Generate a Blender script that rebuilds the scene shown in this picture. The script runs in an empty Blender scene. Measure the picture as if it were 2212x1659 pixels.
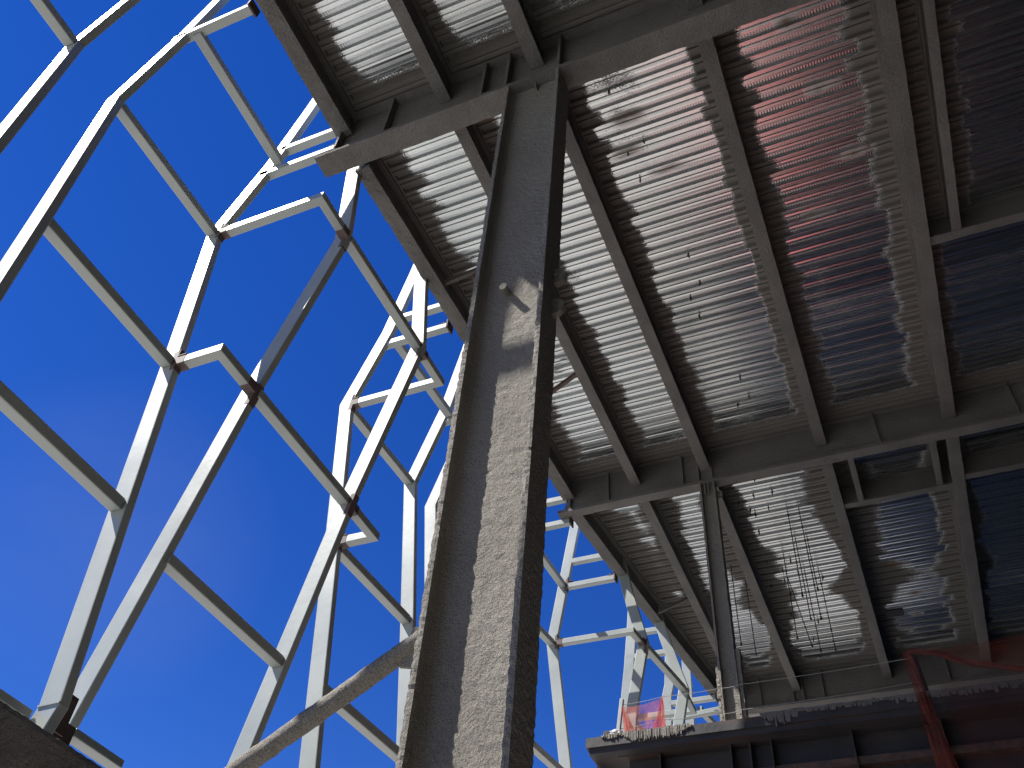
import bpy, bmesh, math, random
from mathutils import Vector, Matrix, noise
random.seed(7)
scene = bpy.context.scene
COL = scene.collection

# ------------------------------------------------------------------ camera
def build_camera():
    yaw, pit, roll = 0.474088697, 0.814822856, 0.0995702425
    f = Vector((-math.sin(yaw)*math.cos(pit), math.cos(yaw)*math.cos(pit), math.sin(pit)))
    r = Vector((math.cos(yaw), math.sin(yaw), 0)); u = r.cross(f)
    r2 = math.cos(roll)*r + math.sin(roll)*u
    u2 = -math.sin(roll)*r + math.cos(roll)*u
    cd = bpy.data.cameras.new('camera'); cam = bpy.data.objects.new('camera', cd); COL.objects.link(cam)
    cam.matrix_world = Matrix(((r2.x, u2.x, -f.x, 0), (r2.y, u2.y, -f.y, 0), (r2.z, u2.z, -f.z, 0), (0, 0, 0, 1)))
    cd.sensor_fit = 'HORIZONTAL'; cd.sensor_width = 36; cd.lens = 2000.5/2212*36
    cd.clip_start = 0.05; cd.clip_end = 2000
    scene.camera = cam
build_camera()

# ------------------------------------------------------------------ light
SUN = Vector((-1.80, -1.0, 2.70)).normalized()          # towards the sun
def build_light():
    w = bpy.data.worlds.new('World'); scene.world = w; w.use_nodes = True
    nt = w.node_tree; nt.nodes.clear()
    sky = nt.nodes.new('ShaderNodeTexSky'); sky.sky_type = 'NISHITA'; sky.sun_disc = False
    sky.sun_elevation = math.asin(SUN.z); sky.sun_rotation = math.atan2(SUN.x, SUN.y)
    sky.altitude = 800; sky.air_density = 0.9; sky.dust_density = 0.0; sky.ozone_density = 4.5
    bg = nt.nodes.new('ShaderNodeBackground'); bg.inputs['Strength'].default_value = 0.084
    out = nt.nodes.new('ShaderNodeOutputWorld')
    hs = nt.nodes.new('ShaderNodeHueSaturation'); hs.inputs['Hue'].default_value = .521; hs.inputs['Saturation'].default_value = 1.30
    nt.links.new(sky.outputs[0], hs.inputs['Color']); 
    # one faint wisp of cirrus low in the west
    tc = nt.nodes.new('ShaderNodeTexCoord'); dp = nt.nodes.new('ShaderNodeVectorMath'); dp.operation = 'DOT_PRODUCT'
    dp.inputs[1].default_value = Vector((-.685, .50, .530)).normalized(); nt.links.new(tc.outputs['Generated'], dp.inputs[0])
    r1 = nt.nodes.new('ShaderNodeMapRange'); r1.inputs[1].default_value = .984; r1.inputs[2].default_value = 1.0; r1.interpolation_type = 'SMOOTHSTEP'; nt.links.new(dp.outputs['Value'], r1.inputs[0])
    mp = nt.nodes.new('ShaderNodeMapping'); mp.inputs['Scale'].default_value = (3, 3, 7); mp.inputs['Rotation'].default_value = (.5, .2, 0); nt.links.new(tc.outputs['Generated'], mp.inputs[0])
    nz = nt.nodes.new('ShaderNodeTexNoise'); nz.inputs['Scale'].default_value = 1.6; nz.inputs['Detail'].default_value = 5; nt.links.new(mp.outputs[0], nz.inputs['Vector'])
    ml = nt.nodes.new('ShaderNodeMath'); ml.operation = 'MULTIPLY'; nt.links.new(r1.outputs[0], ml.inputs[0]); nt.links.new(nz.outputs['Fac'], ml.inputs[1])
    m2 = nt.nodes.new('ShaderNodeMath'); m2.operation = 'MULTIPLY'; m2.inputs[1].default_value = .05; nt.links.new(ml.outputs[0], m2.inputs[0])
    mx = nt.nodes.new('ShaderNodeMix'); mx.data_type = 'RGBA'; nt.links.new(m2.outputs[0], mx.inputs[0]); nt.links.new(hs.outputs[0], mx.inputs[6]); mx.inputs[7].default_value = (6, 6, 6.6, 1)
    nt.links.new(mx.outputs[2], bg.inputs['Color']); nt.links.new(bg.outputs[0], out.inputs['Surface'])
    sd = bpy.data.lights.new('sun', 'SUN'); sd.energy = 5.0; sd.angle = math.radians(0.53); sd.color = (1, .955, .88)
    so = bpy.data.objects.new('sun', sd); COL.objects.link(so)
    so.rotation_euler = SUN.to_track_quat('Z', 'Y').to_euler()
build_light()
vs = scene.view_settings
vs.view_transform = 'Standard'; vs.look = 'None'; vs.gamma = 1; vs.exposure = 0.9
scene.cycles.max_bounces = 10; scene.cycles.diffuse_bounces = 2; scene.cycles.glossy_bounces = 5
scene.cycles.transparent_max_bounces = 12
scene.cycles.caustics_reflective = True

# ------------------------------------------------------------------ materials
def new_mat(name):
    m = bpy.data.materials.new(name); m.use_nodes = True
    nt = m.node_tree; b = nt.nodes['Principled BSDF']
    return m, nt, b
def N(nt, t, **kw):
    n = nt.nodes.new(t)
    for k, v in kw.items():
        if k.startswith('i_'): n.inputs[k[2:].replace('_', ' ')].default_value = v
        else: setattr(n, k, v)
    return n
def coords(nt, scale=(1, 1, 1)):
    tc = N(nt, 'ShaderNodeTexCoord'); mp = N(nt, 'ShaderNodeMapping'); mp.inputs['Scale'].default_value = scale
    nt.links.new(tc.outputs['Object'], mp.inputs['Vector']); return mp.outputs[0]
def ntex(nt, vec, scale, detail=4, rough=.55):
    n = N(nt, 'ShaderNodeTexNoise'); n.inputs['Scale'].default_value = scale
    n.inputs['Detail'].default_value = detail; n.inputs['Roughness'].default_value = rough
    nt.links.new(vec, n.inputs['Vector']); return n.outputs['Fac']
def ramp(nt, fac, stops):
    r = N(nt, 'ShaderNodeValToRGB'); el = r.color_ramp.elements
    while len(el) < len(stops): el.new(.5)
    for e, (p, c) in zip(el, stops): e.position = p; e.color = (c[0], c[1], c[2], 1) if hasattr(c, '__len__') else (c, c, c, 1)
    nt.links.new(fac, r.inputs[0]); return r.outputs[0]
def mth(nt, op, a, b=None, c=None):
    n = N(nt, 'ShaderNodeMath', operation=op)
    for i, v in enumerate((a, b, c)):
        if v is None: continue
        if isinstance(v, (int, float)): n.inputs[i].default_value = v
        else: nt.links.new(v, n.inputs[i])
    return n.outputs[0]
def mixc(nt, fac, a, b, blend='MIX'):
    n = N(nt, 'ShaderNodeMix', data_type='RGBA', blend_type=blend)
    for s, v in ((n.inputs[0], fac), (n.inputs[6], a), (n.inputs[7], b)):
        if isinstance(v, (int, float)): s.default_value = v
        elif isinstance(v, (tuple, list)): s.default_value = (*v, 1)
        else: nt.links.new(v, s)
    return n.outputs[2]
def bump(nt, h, dist, strength=1.0, prev=None):
    n = N(nt, 'ShaderNodeBump'); n.inputs['Strength'].default_value = strength; n.inputs['Distance'].default_value = dist
    nt.links.new(h, n.inputs['Height'])
    if prev is not None: nt.links.new(prev, n.inputs['Normal'])
    return n.outputs[0]

def fireproof(name, base, lo, bd=.02, sc=1.0):
    m, nt, b = new_mat(name); v = coords(nt)
    big = ntex(nt, v, 1.6*sc, 3); mid = ntex(nt, v, 42*sc, 4, .6); fine = ntex(nt, v, 130*sc, 3, .6)
    c = mixc(nt, ramp(nt, big, [(.3, 0), (.72, 1)]), lo, base)
    c = mixc(nt, ramp(nt, fine, [(.3, .62), (.7, 1.12)]), (0, 0, 0), c)
    sm = ntex(nt, coords(nt, (1, 1, .25)), 3.2, 3)
    c = mixc(nt, ramp(nt, sm, [(.55, 0), (.8, .35)]), c, (.16, .14, .115))
    nt.links.new(c, b.inputs['Base Color']); b.inputs['Roughness'].default_value = .95
    b.inputs['Specular IOR Level'].default_value = .15
    n1 = bump(nt, mid, bd, .9); n2 = bump(nt, fine, bd*.45, .9, n1)
    nt.links.new(n2, b.inputs['Normal']); return m
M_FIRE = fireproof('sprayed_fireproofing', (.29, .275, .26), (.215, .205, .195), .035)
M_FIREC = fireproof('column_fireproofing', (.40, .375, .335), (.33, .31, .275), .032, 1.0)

def paint():
    m, nt, b = new_mat('pale_steel_paint'); v = coords(nt)
    n = ntex(nt, v, 1.3, 5, .6); st = ntex(nt, coords(nt, (6, 6, .7)), 5, 4)
    c = mixc(nt, ramp(nt, n, [(.3, 0), (.7, 1)]), (.31, .34, .32), (.37, .40, .375))
    c = mixc(nt, ramp(nt, st, [(.62, 0), (.8, .35)]), c, (.31, .33, .305))
    sp = ntex(nt, v, 60, 2); c = mixc(nt, ramp(nt, sp, [(.70, 0), (.76, .5)]), c, (.30, .29, .27))
    nt.links.new(c, b.inputs['Base Color'])
    nt.links.new(ramp(nt, n, [(.2, .30), (.8, .42)]), b.inputs['Roughness'])
    b.inputs['Specular IOR Level'].default_value = .75
    nt.links.new(bump(nt, ntex(nt, v, 14, 3), .004, .25), b.inputs['Normal']); return m
M_PAINT = paint()

def weathered():
    m, nt, b = new_mat('bare_weathered_steel'); v = coords(nt)
    n = ntex(nt, v, 9, 5, .65)
    c = ramp(nt, n, [(.25, (.035, .028, .028)), (.5, (.075, .05, .042)), (.75, (.16, .085, .05))])
    nt.links.new(c, b.inputs['Base Color']); b.inputs['Roughness'].default_value = .75
    nt.links.new(bump(nt, n, .004, .5), b.inputs['Normal']); return m
M_RUST = weathered()
def flat(name, c, r=.6, metal=0):
    m, nt, b = new_mat(name); v = coords(nt); n = ntex(nt, v, 8, 4)
    nt.links.new(mixc(nt, ramp(nt, n, [(.3, 0), (.7, 1)]), tuple(x*.75 for x in c), c), b.inputs['Base Color'])
    b.inputs['Roughness'].default_value = r; b.inputs['Metallic'].default_value = metal; return m
M_PRIME = flat('purple_brown_primer', (.14, .10, .095), .7)
def darksteel():
    m, nt, b = new_mat('dark_primed_steel'); v = coords(nt)
    n = ntex(nt, v, 1.4, 5, .6); st = ntex(nt, coords(nt, (.25, 2.2, 5)), 1.2, 4, .55)
    c = ramp(nt, n, [(.3, (.022, .021, .024)), (.7, (.05, .045, .047))])
    c = mixc(nt, ramp(nt, st, [(.56, 0), (.72, .7)]), c, (.10, .05, .03))
    nt.links.new(c, b.inputs['Base Color']); nt.links.new(ramp(nt, n, [(.3, .4), (.7, .7)]), b.inputs['Roughness'])
    nt.links.new(bump(nt, ntex(nt, v, 22, 4), .006, .5), b.inputs['Normal']); return m
M_DARK = darksteel()
def conc(name, a, bcol, sc=.6):
    m, nt, b = new_mat(name); v = coords(nt)
    n = ntex(nt, v, sc, 6, .6); f = ntex(nt, v, 14, 4)
    c = mixc(nt, ramp(nt, n, [(.3, 0), (.7, 1)]), a, bcol)
    c = mixc(nt, ramp(nt, f, [(.3, .85), (.7, 1)]), (0, 0, 0), c)
    nt.links.new(c, b.inputs['Base Color']); b.inputs['Roughness'].default_value = .9
    nt.links.new(bump(nt, f, .01, .5), b.inputs['Normal']); return m
M_CONC = conc('concrete', (.30, .29, .275), (.40, .385, .36))
M_GROUND = conc('dusty_ground', (.34, .332, .31), (.42, .41, .385), .25)
M_SHADE = conc('shade_floor_black', (.012, .012, .013), (.020, .020, .021), .25)  # near black, stands in for an interior in shade
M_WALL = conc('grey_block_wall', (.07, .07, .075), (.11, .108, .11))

def deckmat(name, web):
    m, nt, b = new_mat(name)
    tc = N(nt, 'ShaderNodeTexCoord'); obj = tc.outputs['Object']
    def mapped(s):
        mp = N(nt, 'ShaderNodeMapping'); mp.inputs['Scale'].default_value = s; nt.links.new(obj, mp.inputs[0]); return mp.outputs[0]
    at = N(nt, 'ShaderNodeAttribute', attribute_name='spray'); s = at.outputs['Fac']
    edge = ntex(nt, mapped((1, 2.2, 1)), 7, 6, .75); grain = ntex(nt, mapped((1, 1, 1)), 60, 3, .7)
    k = mth(nt, 'ADD', s, mth(nt, 'MULTIPLY', mth(nt, 'SUBTRACT', edge, .5), .8))
    k = mth(nt, 'ADD', k, mth(nt, 'MULTIPLY', mth(nt, 'SUBTRACT', grain, .5), 1.3))
    mask = ramp(nt, mth(nt, 'MULTIPLY', k, .5), [(.46, 1), (.56, 0)])
    # loose overspray freckles away from the beams
    fl = mth(nt, 'ADD', ntex(nt, mapped((.5, .8, 1)), 1.1, 4, .6), mth(nt, 'MULTIPLY', mth(nt, 'SUBTRACT', grain, .5), .45))
    fre = ramp(nt, fl, [(.66, 0), (.76, .7)])
    sp_ = N(nt, 'ShaderNodeSeparateXYZ'); nt.links.new(obj, sp_.inputs[0])
    fre = mth(nt, 'MULTIPLY', fre, ramp(nt, mth(nt, 'MULTIPLY', mth(nt, 'ADD', sp_.outputs['X'], 5.0), .1), [(.48, 1), (.56, .05)]))
    mask = mth(nt, 'MAXIMUM', mask, fre)
    streak = ntex(nt, mapped((.35, 22, 3)), 1.5, 4, .6); span = ntex(nt, mapped((1, 1, 1)), 20, 3, .6)
    metal = mixc(nt, ramp(nt, streak, [(.3, 0), (.7, 1)]), (.74, .765, .765), (.90, .915, .905))
    sx = N(nt, 'ShaderNodeSeparateXYZ'); nt.links.new(obj, sx.inputs[0])
    wn = N(nt, 'ShaderNodeTexWhiteNoise', noise_dimensions='1D'); nt.links.new(mth(nt, 'FLOOR', mth(nt, 'DIVIDE', mth(nt, 'SUBTRACT', sx.outputs['Y'], 1.0), .594)), wn.inputs['W'])
    metal = mixc(nt, ramp(nt, wn.outputs['Value'], [(0, .80), (1, 1)]), (0, 0, 0), metal)
    metal = mixc(nt, ramp(nt, span, [(.3, .9), (.7, 1)]), (0, 0, 0), metal)
    if web: metal = mixc(nt, .42, metal, (.30, .32, .34))  # slot and groove shade painted in as darker metal
    # rust blooms
    ra = N(nt, 'ShaderNodeAttribute', attribute_name='rust')
    rm = mth(nt, 'MULTIPLY', ra.outputs['Fac'], ramp(nt, ntex(nt, mapped((.7, 5, 1)), 6, 4), [(.3, .25), (.52, 1)]))
    mask = mth(nt, 'MAXIMUM', mask, rm)
    spc = mixc(nt, rm, mixc(nt, grain, (.13, .12, .11), (.24, .225, .205)), (.30, .13, .035))
    nt.links.new(mixc(nt, mask, metal, spc), b.inputs['Base Color'])
    nt.links.new(mth(nt, 'SUBTRACT', 1, mask), b.inputs['Metallic'])
    ro = mth(nt, 'ADD', ramp(nt, streak, [(.3, .16), (.7, .25)]), mth(nt, 'MULTIPLY', wn.outputs['Value'], .07))
    rmix = N(nt, 'ShaderNodeMix'); nt.links.new(mask, rmix.inputs[0]); nt.links.new(ro, rmix.inputs[2]); rmix.inputs[3].default_value = .95
    nt.links.new(rmix.outputs[0], b.inputs['Roughness'])
    h1 = bump(nt, mth(nt, 'MULTIPLY', grain, mask), .012, .9)
    wv = N(nt, 'ShaderNodeTexWave', wave_type='BANDS', bands_direction='X'); wv.inputs['Scale'].default_value = 9.5 if web else 4
    nt.links.new(obj, wv.inputs['Vector'])
    h2 = bump(nt, mth(nt, 'MULTIPLY', wv.outputs['Fac'], mth(nt, 'SUBTRACT', 1, mask)), .006 if web else .0, .18 if web else 0, h1)
    h3 = bump(nt, ntex(nt, mapped((.25, 4, 1)), 2.5, 2), .003, .25, h2)
    nt.links.new(h3, b.inputs['Normal']); return m
M_DECK = deckmat('galvanised_deck', False); M_DECKW = deckmat('galvanised_deck_slot_shade', True)

def netmat(name, col, alpha, sc):
    m, nt, b = new_mat(name)
    v = coords(nt); n = ntex(nt, v, 5, 4)
    out = nt.nodes['Material Output']
    df = N(nt, 'ShaderNodeBsdfDiffuse'); df.inputs['Color'].default_value = (*col, 1)
    tl = N(nt, 'ShaderNodeBsdfTranslucent'); tl.inputs['Color'].default_value = (*col, 1)
    tr = N(nt, 'ShaderNodeBsdfTransparent')
    mx = N(nt, 'ShaderNodeMixShader'); mx.inputs[0].default_value = .5
    nt.links.new(df.outputs[0], mx.inputs[1]); nt.links.new(tl.outputs[0], mx.inputs[2])
    w1 = N(nt, 'ShaderNodeTexWave', wave_type='BANDS', bands_direction='X'); w1.inputs['Scale'].default_value = sc
    w2 = N(nt, 'ShaderNodeTexWave', wave_type='BANDS', bands_direction='Z'); w2.inputs['Scale'].default_value = sc
    for w in (w1, w2): nt.links.new(v, w.inputs['Vector'])
    g = mth(nt, 'MAXIMUM', w1.outputs['Fac'], w2.outputs['Fac'])
    al = mth(nt, 'MULTIPLY', ramp(nt, g, [(.25, alpha*.55), (.9, min(1, alpha*1.3))]), ramp(nt, n, [(.3, .8), (.7, 1.15)]))
    m2 = N(nt, 'ShaderNodeMixShader'); nt.links.new(al, m2.inputs[0])
    nt.links.new(tr.outputs[0], m2.inputs[1]); nt.links.new(mx.outputs[0], m2.inputs[2])
    nt.links.new(m2.outputs[0], out.inputs['Surface']); return m
M_NET = netmat('orange_debris_mesh', (.88, .27, .19), .36, 30)
M_NETD = netmat('bunched_orange_mesh', (.75, .13, .08), .66, 30)
M_NETS = netmat('shaded_red_mesh', (.27, .065, .05), .62, 30); M_NETV = netmat('thin_red_mesh', (.30, .07, .035), .30, 30); M_VEIL = netmat('red_veil_mesh', (.20, .05, .05), .16, 30)  # M_NETS red is darkened for the shade it hangs in
M_TARP = flat('assumed_red_tarp', (.86, .13, .13), .55)
M_WIRE = flat('steel_wire', (.36, .35, .33), .55, 0)
M_ROD = flat('threaded_rod', (.07, .07, .07), .5, .6)
M_POST = flat('dark_post', (.03, .03, .035), .6)
M_GPOST = flat('galvanised_post', (.42, .43, .43), .5, .3)
M_BAG = flat('clear_plastic', (.75, .76, .78), .2)

# ------------------------------------------------------------------ mesh helpers
class MB:
    def __init__(s): s.v = []; s.f = []; s.mi = []
    def add(s, vs, fs, mi=0):
        o = len(s.v); s.v += [tuple(p) for p in vs]; s.f += [tuple(i+o for i in f) for f in fs]; s.mi += [mi]*len(fs); return s
    def box(s, x0, x1, y0, y1, z0, z1):
        return s.add([(x0,y0,z0),(x1,y0,z0),(x1,y1,z0),(x0,y1,z0),(x0,y0,z1),(x1,y0,z1),(x1,y1,z1),(x0,y1,z1)],
                     [(0,3,2,1),(4,5,6,7),(0,1,5,4),(1,2,6,5),(2,3,7,6),(3,0,4,7)])
    def bar(s, p0, p1, w, h, up=(0, 0, 1)):
        p0 = Vector(p0); p1 = Vector(p1); d = (p1-p0).normalized(); a = d.cross(Vector(up)).normalized(); b = a.cross(d)
        vs = [p+a*w/2*i+b*h/2*j for p in (p0, p1) for i, j in ((-1,-1),(1,-1),(1,1),(-1,1))]
        return s.add(vs, [(0,1,2,3),(7,6,5,4),(0,4,5,1),(1,5,6,2),(2,6,7,3),(3,7,4,0)])
    def tube(s, pts, r, n=8):
        pts = [Vector(p) for p in pts]; o = []
        for i, p in enumerate(pts):
            d = (pts[min(i+1, len(pts)-1)]-pts[max(i-1, 0)]).normalized()
            a = d.cross(Vector((0, 0, 1)) if abs(d.z) < .95 else Vector((1, 0, 0))).normalized(); b = d.cross(a)
            o += [p+(a*math.cos(t)+b*math.sin(t))*r for t in (2*math.pi*k/n for k in range(n))]
        fs = [(i*n+k, i*n+(k+1) % n, (i+1)*n+(k+1) % n, (i+1)*n+k) for i in range(len(pts)-1) for k in range(n)]
        fs += [tuple(range(n))[::-1], tuple((len(pts)-1)*n+k for k in range(n))]
        return s.add(o, fs)
    def rough(s, p0, p1, w, h, up=(0, 0, 1), seg=.1, side=.1, amp=.006, fr=9, rnd=.15, seed=0):
        """bar with a lumpy sprayed surface"""
        p0 = Vector(p0); p1 = Vector(p1); L = (p1-p0).length; d = (p1-p0)/L
        a = d.cross(Vector(up)).normalized(); b = a.cross(d)
        na = max(1, round(w/side)); nb = max(1, round(h/side)); ring = []
        cr = min(w, h)*rnd
        for i in range(na): ring.append((-w/2+w*i/na, -h/2))
        for i in range(nb): ring.append((w/2, -h/2+h*i/nb))
        for i in range(na): ring.append((w/2-w*i/na, h/2))
        for i in range(nb): ring.append((-w/2, h/2-h*i/nb))
        R = []
        for x, y in ring:
            cx = max(-w/2+cr, min(w/2-cr, x)); cy = max(-h/2+cr, min(h/2-cr, y))
            v = Vector((x-cx, y-cy)); nrm = v.normalized() if v.length > 1e-6 else Vector((0, 0))
            if v.length > cr > 0: x, y = cx+nrm.x*cr, cy+nrm.y*cr
            R.append((x, y, nrm.x, nrm.y))
        m = max(1, round(L/seg)); n = len(R); vs = []
        off = Vector((seed*13.7, seed*7.1, seed*3.3))
        for i in range(m+1):
            q = p0+d*(L*i/m)
            for x, y, nx, ny in R:
                p = q+a*x+b*y
                k = amp*(noise.noise((p+off)*fr)+.6*noise.noise((p+off)*fr*2.7)) if amp else 0
                vs.append(p+(a*nx+b*ny)*k)
        fs = [(i*n+k, i*n+(k+1) % n, (i+1)*n+(k+1) % n, (i+1)*n+k) for i in range(m) for k in range(n)]
        fs += [tuple(range(n))[::-1], tuple(m*n+k for k in range(n))]
        return s.add(vs, fs)
    def build(s, name, mat, parent=None, bevel=0, smooth=False):
        me = bpy.data.meshes.new(name); me.from_pydata(s.v, [], s.f)
        for x in (mat if isinstance(mat, (list, tuple)) else [mat]): me.materials.append(x)
        if isinstance(mat, (list, tuple)): me.polygons.foreach_set('material_index', s.mi)
        if smooth: me.polygons.foreach_set('use_smooth', [True]*len(me.polygons))
        bm = bmesh.new(); bm.from_mesh(me); bmesh.ops.recalc_face_normals(bm, faces=bm.faces); bm.to_mesh(me); bm.free()
        o = bpy.data.objects.new(name, me); COL.objects.link(o)
        if parent: o.parent = parent
        if bevel:
            bv = o.modifiers.new('round', 'BEVEL'); bv.width = bevel; bv.segments = 2; bv.limit_method = 'ANGLE'
        return o
def tag(o, label=None, cat=None, group=None, kind=None):
    for k, v in (('label', label), ('category', cat), ('group', group), ('kind', kind)):
        if v: o[k] = v
    return o
def thing(name, label, cat, group=None):
    o = bpy.data.objects.new(name, None); COL.objects.link(o); o.empty_display_size = .2
    return tag(o, label, cat, group)
def lerp(a, b, t): return a+(b-a)*t
def interp(pts, t):
    for (a, x), (b, y) in zip(pts, pts[1:]):
        if t <= b: return lerp(x, y, (t-a)/(b-a))
    return pts[-1][1]

# ------------------------------------------------------------------ levels (metres, camera at the origin)
ZD = 10.45                                                 # underside of the deck
ZB = 10.0                                                  # underside of the beams
G = [(4.013, 9.49, .276), (11.2, 9.725, .178), (18.4, 9.70, .20)]     # girders: y, underside, width
BX = [-3.27, -2.12, -.32, 1.52]                             # beams
EDGE = [(-14, -4.72), (4.1, -4.72), (4.4, -4.74), (11.14, -4.54), (11.3, -4.60), (14.5, -4.29), (18.5, -3.82), (24, -3.1)]
def edge_x(y): return interp([(a, b) for a, b in EDGE], y)

# ------------------------------------------------------------------ ground
g = MB(); g.add([(-400,-400,-1.6),(400,-400,-1.6),(400,400,-1.6),(-400,400,-1.6)], [(0,1,2,3)])
tag(g.build('ground', M_GROUND), kind='structure', label='pale dusty ground below the steel frame')

g = MB(); g.box(.36, 13.0, -13.4, 40, -1.65, -1.585)  # unseen floor, added so the deck mirrors darkness here
tag(g.build('shade_floor', M_SHADE), kind='structure', label='unseen black floor added to keep the deck reflection dark at the right')
# ------------------------------------------------------------------ upper floor: deck sheet, slab
def build_deck():
    root = thing('floor_deck', 'ribbed galvanised metal floor deck overhead, greyed with overspray along every beam', 'floor deck')
    P = .198; F = .050
    prof = [(0, 0, 0), (.036, .002, 0), (.039, .022, 1), (.050, .022, 1), (.053, 0, 0), (.078, -.003, 0), (.106, 0, 0), (.126, F, 1), (.168, F, 0), (.188, 0, 1)]
    x1 = 6.0; y0 = 1.0; ny = int((19.2-y0)/P); dx = .16
    verts, faces, mi, spray, rust = [], [], [], [], []
    RS = [(-1.45, 5.15, .5, .22), (-1.6, 5.6, .35, .2), (-1.2, 6.0, .5, .12), (.55, 4.7, .3, .2), (.75, 5.6, .35, .2), (.98, 6.6, .35, .2), (.4, 7.3, .3, .15),
          (.35, 15.2, .4, .2), (.55, 16.2, .35, .2), (.5, 16.9, .3, .15), (-2.95, 4.6, .2, .1)]
    bays = lambda y: 0 if y < 4.0 else (1 if y < 11.2 else 2)
    WL = [[.05]*5, [.05, .05, .13, .24, .3], [.30, .34, .62, .30, .3]]; WR = [[.19]*5, [.19, .19, .22, .18, .18], [.30, .30, .50, .25, .2]]
    rf = [random.random() for _ in range(ny+2)]
    for j in range(ny):
        for (py, pz, wb) in prof:
            y = y0+j*P+py; ex = edge_x(y)-.02; nx = int((x1-ex)/dx)
            wob = .65+.7*rf[j]
            row = []
            b = bays(y)
            for i in range(nx+1):
                x = ex+(x1-ex)*i/nx
                s = 9
                for k, bx in enumerate(BX+[ex+.12, 1.98]):
                    hw = .1; w = (WR if x > bx else WL)[b][min(k, 4)]*wob
                    if b == 2: w *= max(.15, .70+1.1*noise.noise(Vector((bx+(.5 if x > bx else 0), y*.8, 4))))
                    if k == 4: w = (.26 if b < 2 else .45)*wob
                    if k == 5: w = .16*wob
                    if k == 5 and (b == 2 or y > 7.9 or y < 4): continue
                    s = min(s, max(0, abs(x-bx)-hw)/w)
                for gy, gz, gb in G: s = min(s, max(0, abs(y-gy)-.1)/.26)
                r = 0
                for rx, ry, ra_, rb_ in RS: r = max(r, 1-math.hypot((x-rx)/ra_, (y-ry)/rb_))
                row.append(len(verts)); verts.append((x, y, ZD+pz)); spray.append(s); rust.append(max(0, r-.45)*1.8)
            verts_row.append(row)
    return root, verts, prof, ny, spray, rust
verts_row = []
def finish_deck():
    root, verts, prof, ny, spray, rust = build_deck()
    faces, mi = [], []
    n = len(prof)
    for j in range(len(verts_row)-1):
        a, b = verts_row[j], verts_row[j+1]; m = min(len(a), len(b))-1
        k = j % n
        web = 1 if k in (5, 7, 8) and k != 7 or k == 7 else 0
        web = 1 if k in (1, 2, 3, 6, 7, 8) else 0
        for i in range(m):
            faces.append((a[i], b[i], b[i+1], a[i+1])); mi.append(web)
        if len(a) != len(b):
            if len(a) > len(b): faces.append((a[m], b[m], a[m+1])); mi.append(web)
            else: faces.append((a[m], b[m], b[m+1])); mi.append(web)
    me = bpy.data.meshes.new('metal_sheet'); me.from_pydata(verts, [], faces)
    me.materials.append(M_DECK); me.materials.append(M_DECKW)
    me.polygons.foreach_set('material_index', mi)
    for nm, d in (('spray', spray), ('rust', rust)):
        at = me.attributes.new(nm, 'FLOAT', 'POINT'); at.data.foreach_set('value', d)
    o = bpy.data.objects.new('metal_sheet', me); COL.objects.link(o); o.parent = root
    s = MB()
    ys = [-14, 4.1, 4.4, 11.14, 11.3, 14.5, 18.5, 24]
    L = [(edge_x(y)-.03, y) for y in ys]
    poly = L+[(15, 24), (15, -14)]
    nn = len(poly)
    s.add([(x, y, ZD+.075) for x, y in poly]+[(x, y, ZD+.21) for x, y in poly],
          [tuple(range(nn))[::-1], tuple(range(nn, 2*nn))]+[(i, (i+1) % nn, nn+(i+1) % nn, nn+i) for i in range(nn)])
    s.build('concrete_topping', M_CONC, root)
    # plain deck beyond the part in view
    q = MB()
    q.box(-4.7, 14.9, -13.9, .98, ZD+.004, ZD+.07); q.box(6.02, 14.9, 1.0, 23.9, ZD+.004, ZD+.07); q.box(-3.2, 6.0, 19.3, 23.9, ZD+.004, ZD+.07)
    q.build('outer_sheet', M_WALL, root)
finish_deck()

# ------------------------------------------------------------------ girders
def girder(idx, label):
    y, z0, bf = G[idx]; t = thing('steel_girder', label, 'girder', 'girders carrying the deck')
    x0 = {0: -4.86, 1: -4.62, 2: -3.80}[idx]; x1 = 14.5
    a = .008 if idx == 0 else .006
    MB().rough((x0, y, z0+.03), (x1, y, z0+.03), bf, .06, seg=.07, side=.07, amp=a, seed=idx).build('bottom_flange', M_FIRE, t, smooth=False)
    MB().rough((x0+.12, y, (z0+ZD)/2), (x1, y, (z0+ZD)/2), .05, ZD-z0-.10, seg=.12, side=.12, amp=.005, seed=idx+5).build('web', M_FIRE, t)
    MB().rough((x0+.12, y, ZD-.025), (x1, y, ZD-.025), bf*.95, .045, seg=.12, side=.1, amp=.006, seed=idx+9).build('top_flange', M_FIRE, t)
    xs = {0: [-4.63, -3.98, -2.75, -2.45, -1.83, 1.0], 1: [-4.42, -3.75, -2.50, -2.245, -2.03, .50, 2.4], 2: [-2.87, -2.21, -2.0, -1.6, .8]}[idx]
    for k, x in enumerate(xs):
        for s in (-1, 1):
            ya = y+s*.03; yb = y+s*(bf/2-.012)
            MB().rough((x, (ya+yb)/2, z0+.055), (x, (ya+yb)/2, ZD-.05), .035, abs(yb-ya), up=(0, 1, 0), seg=.15, side=.06, amp=.005, seed=k).build('stiffener', M_FIRE, t)
    return t
girder(0, 'deep fireproofed girder resting on top of the big near column')
girder(1, 'fireproofed girder resting on the thin far column')
girder(2, 'fireproofed girder farthest away, just above the ragged lower floor edge')
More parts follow.
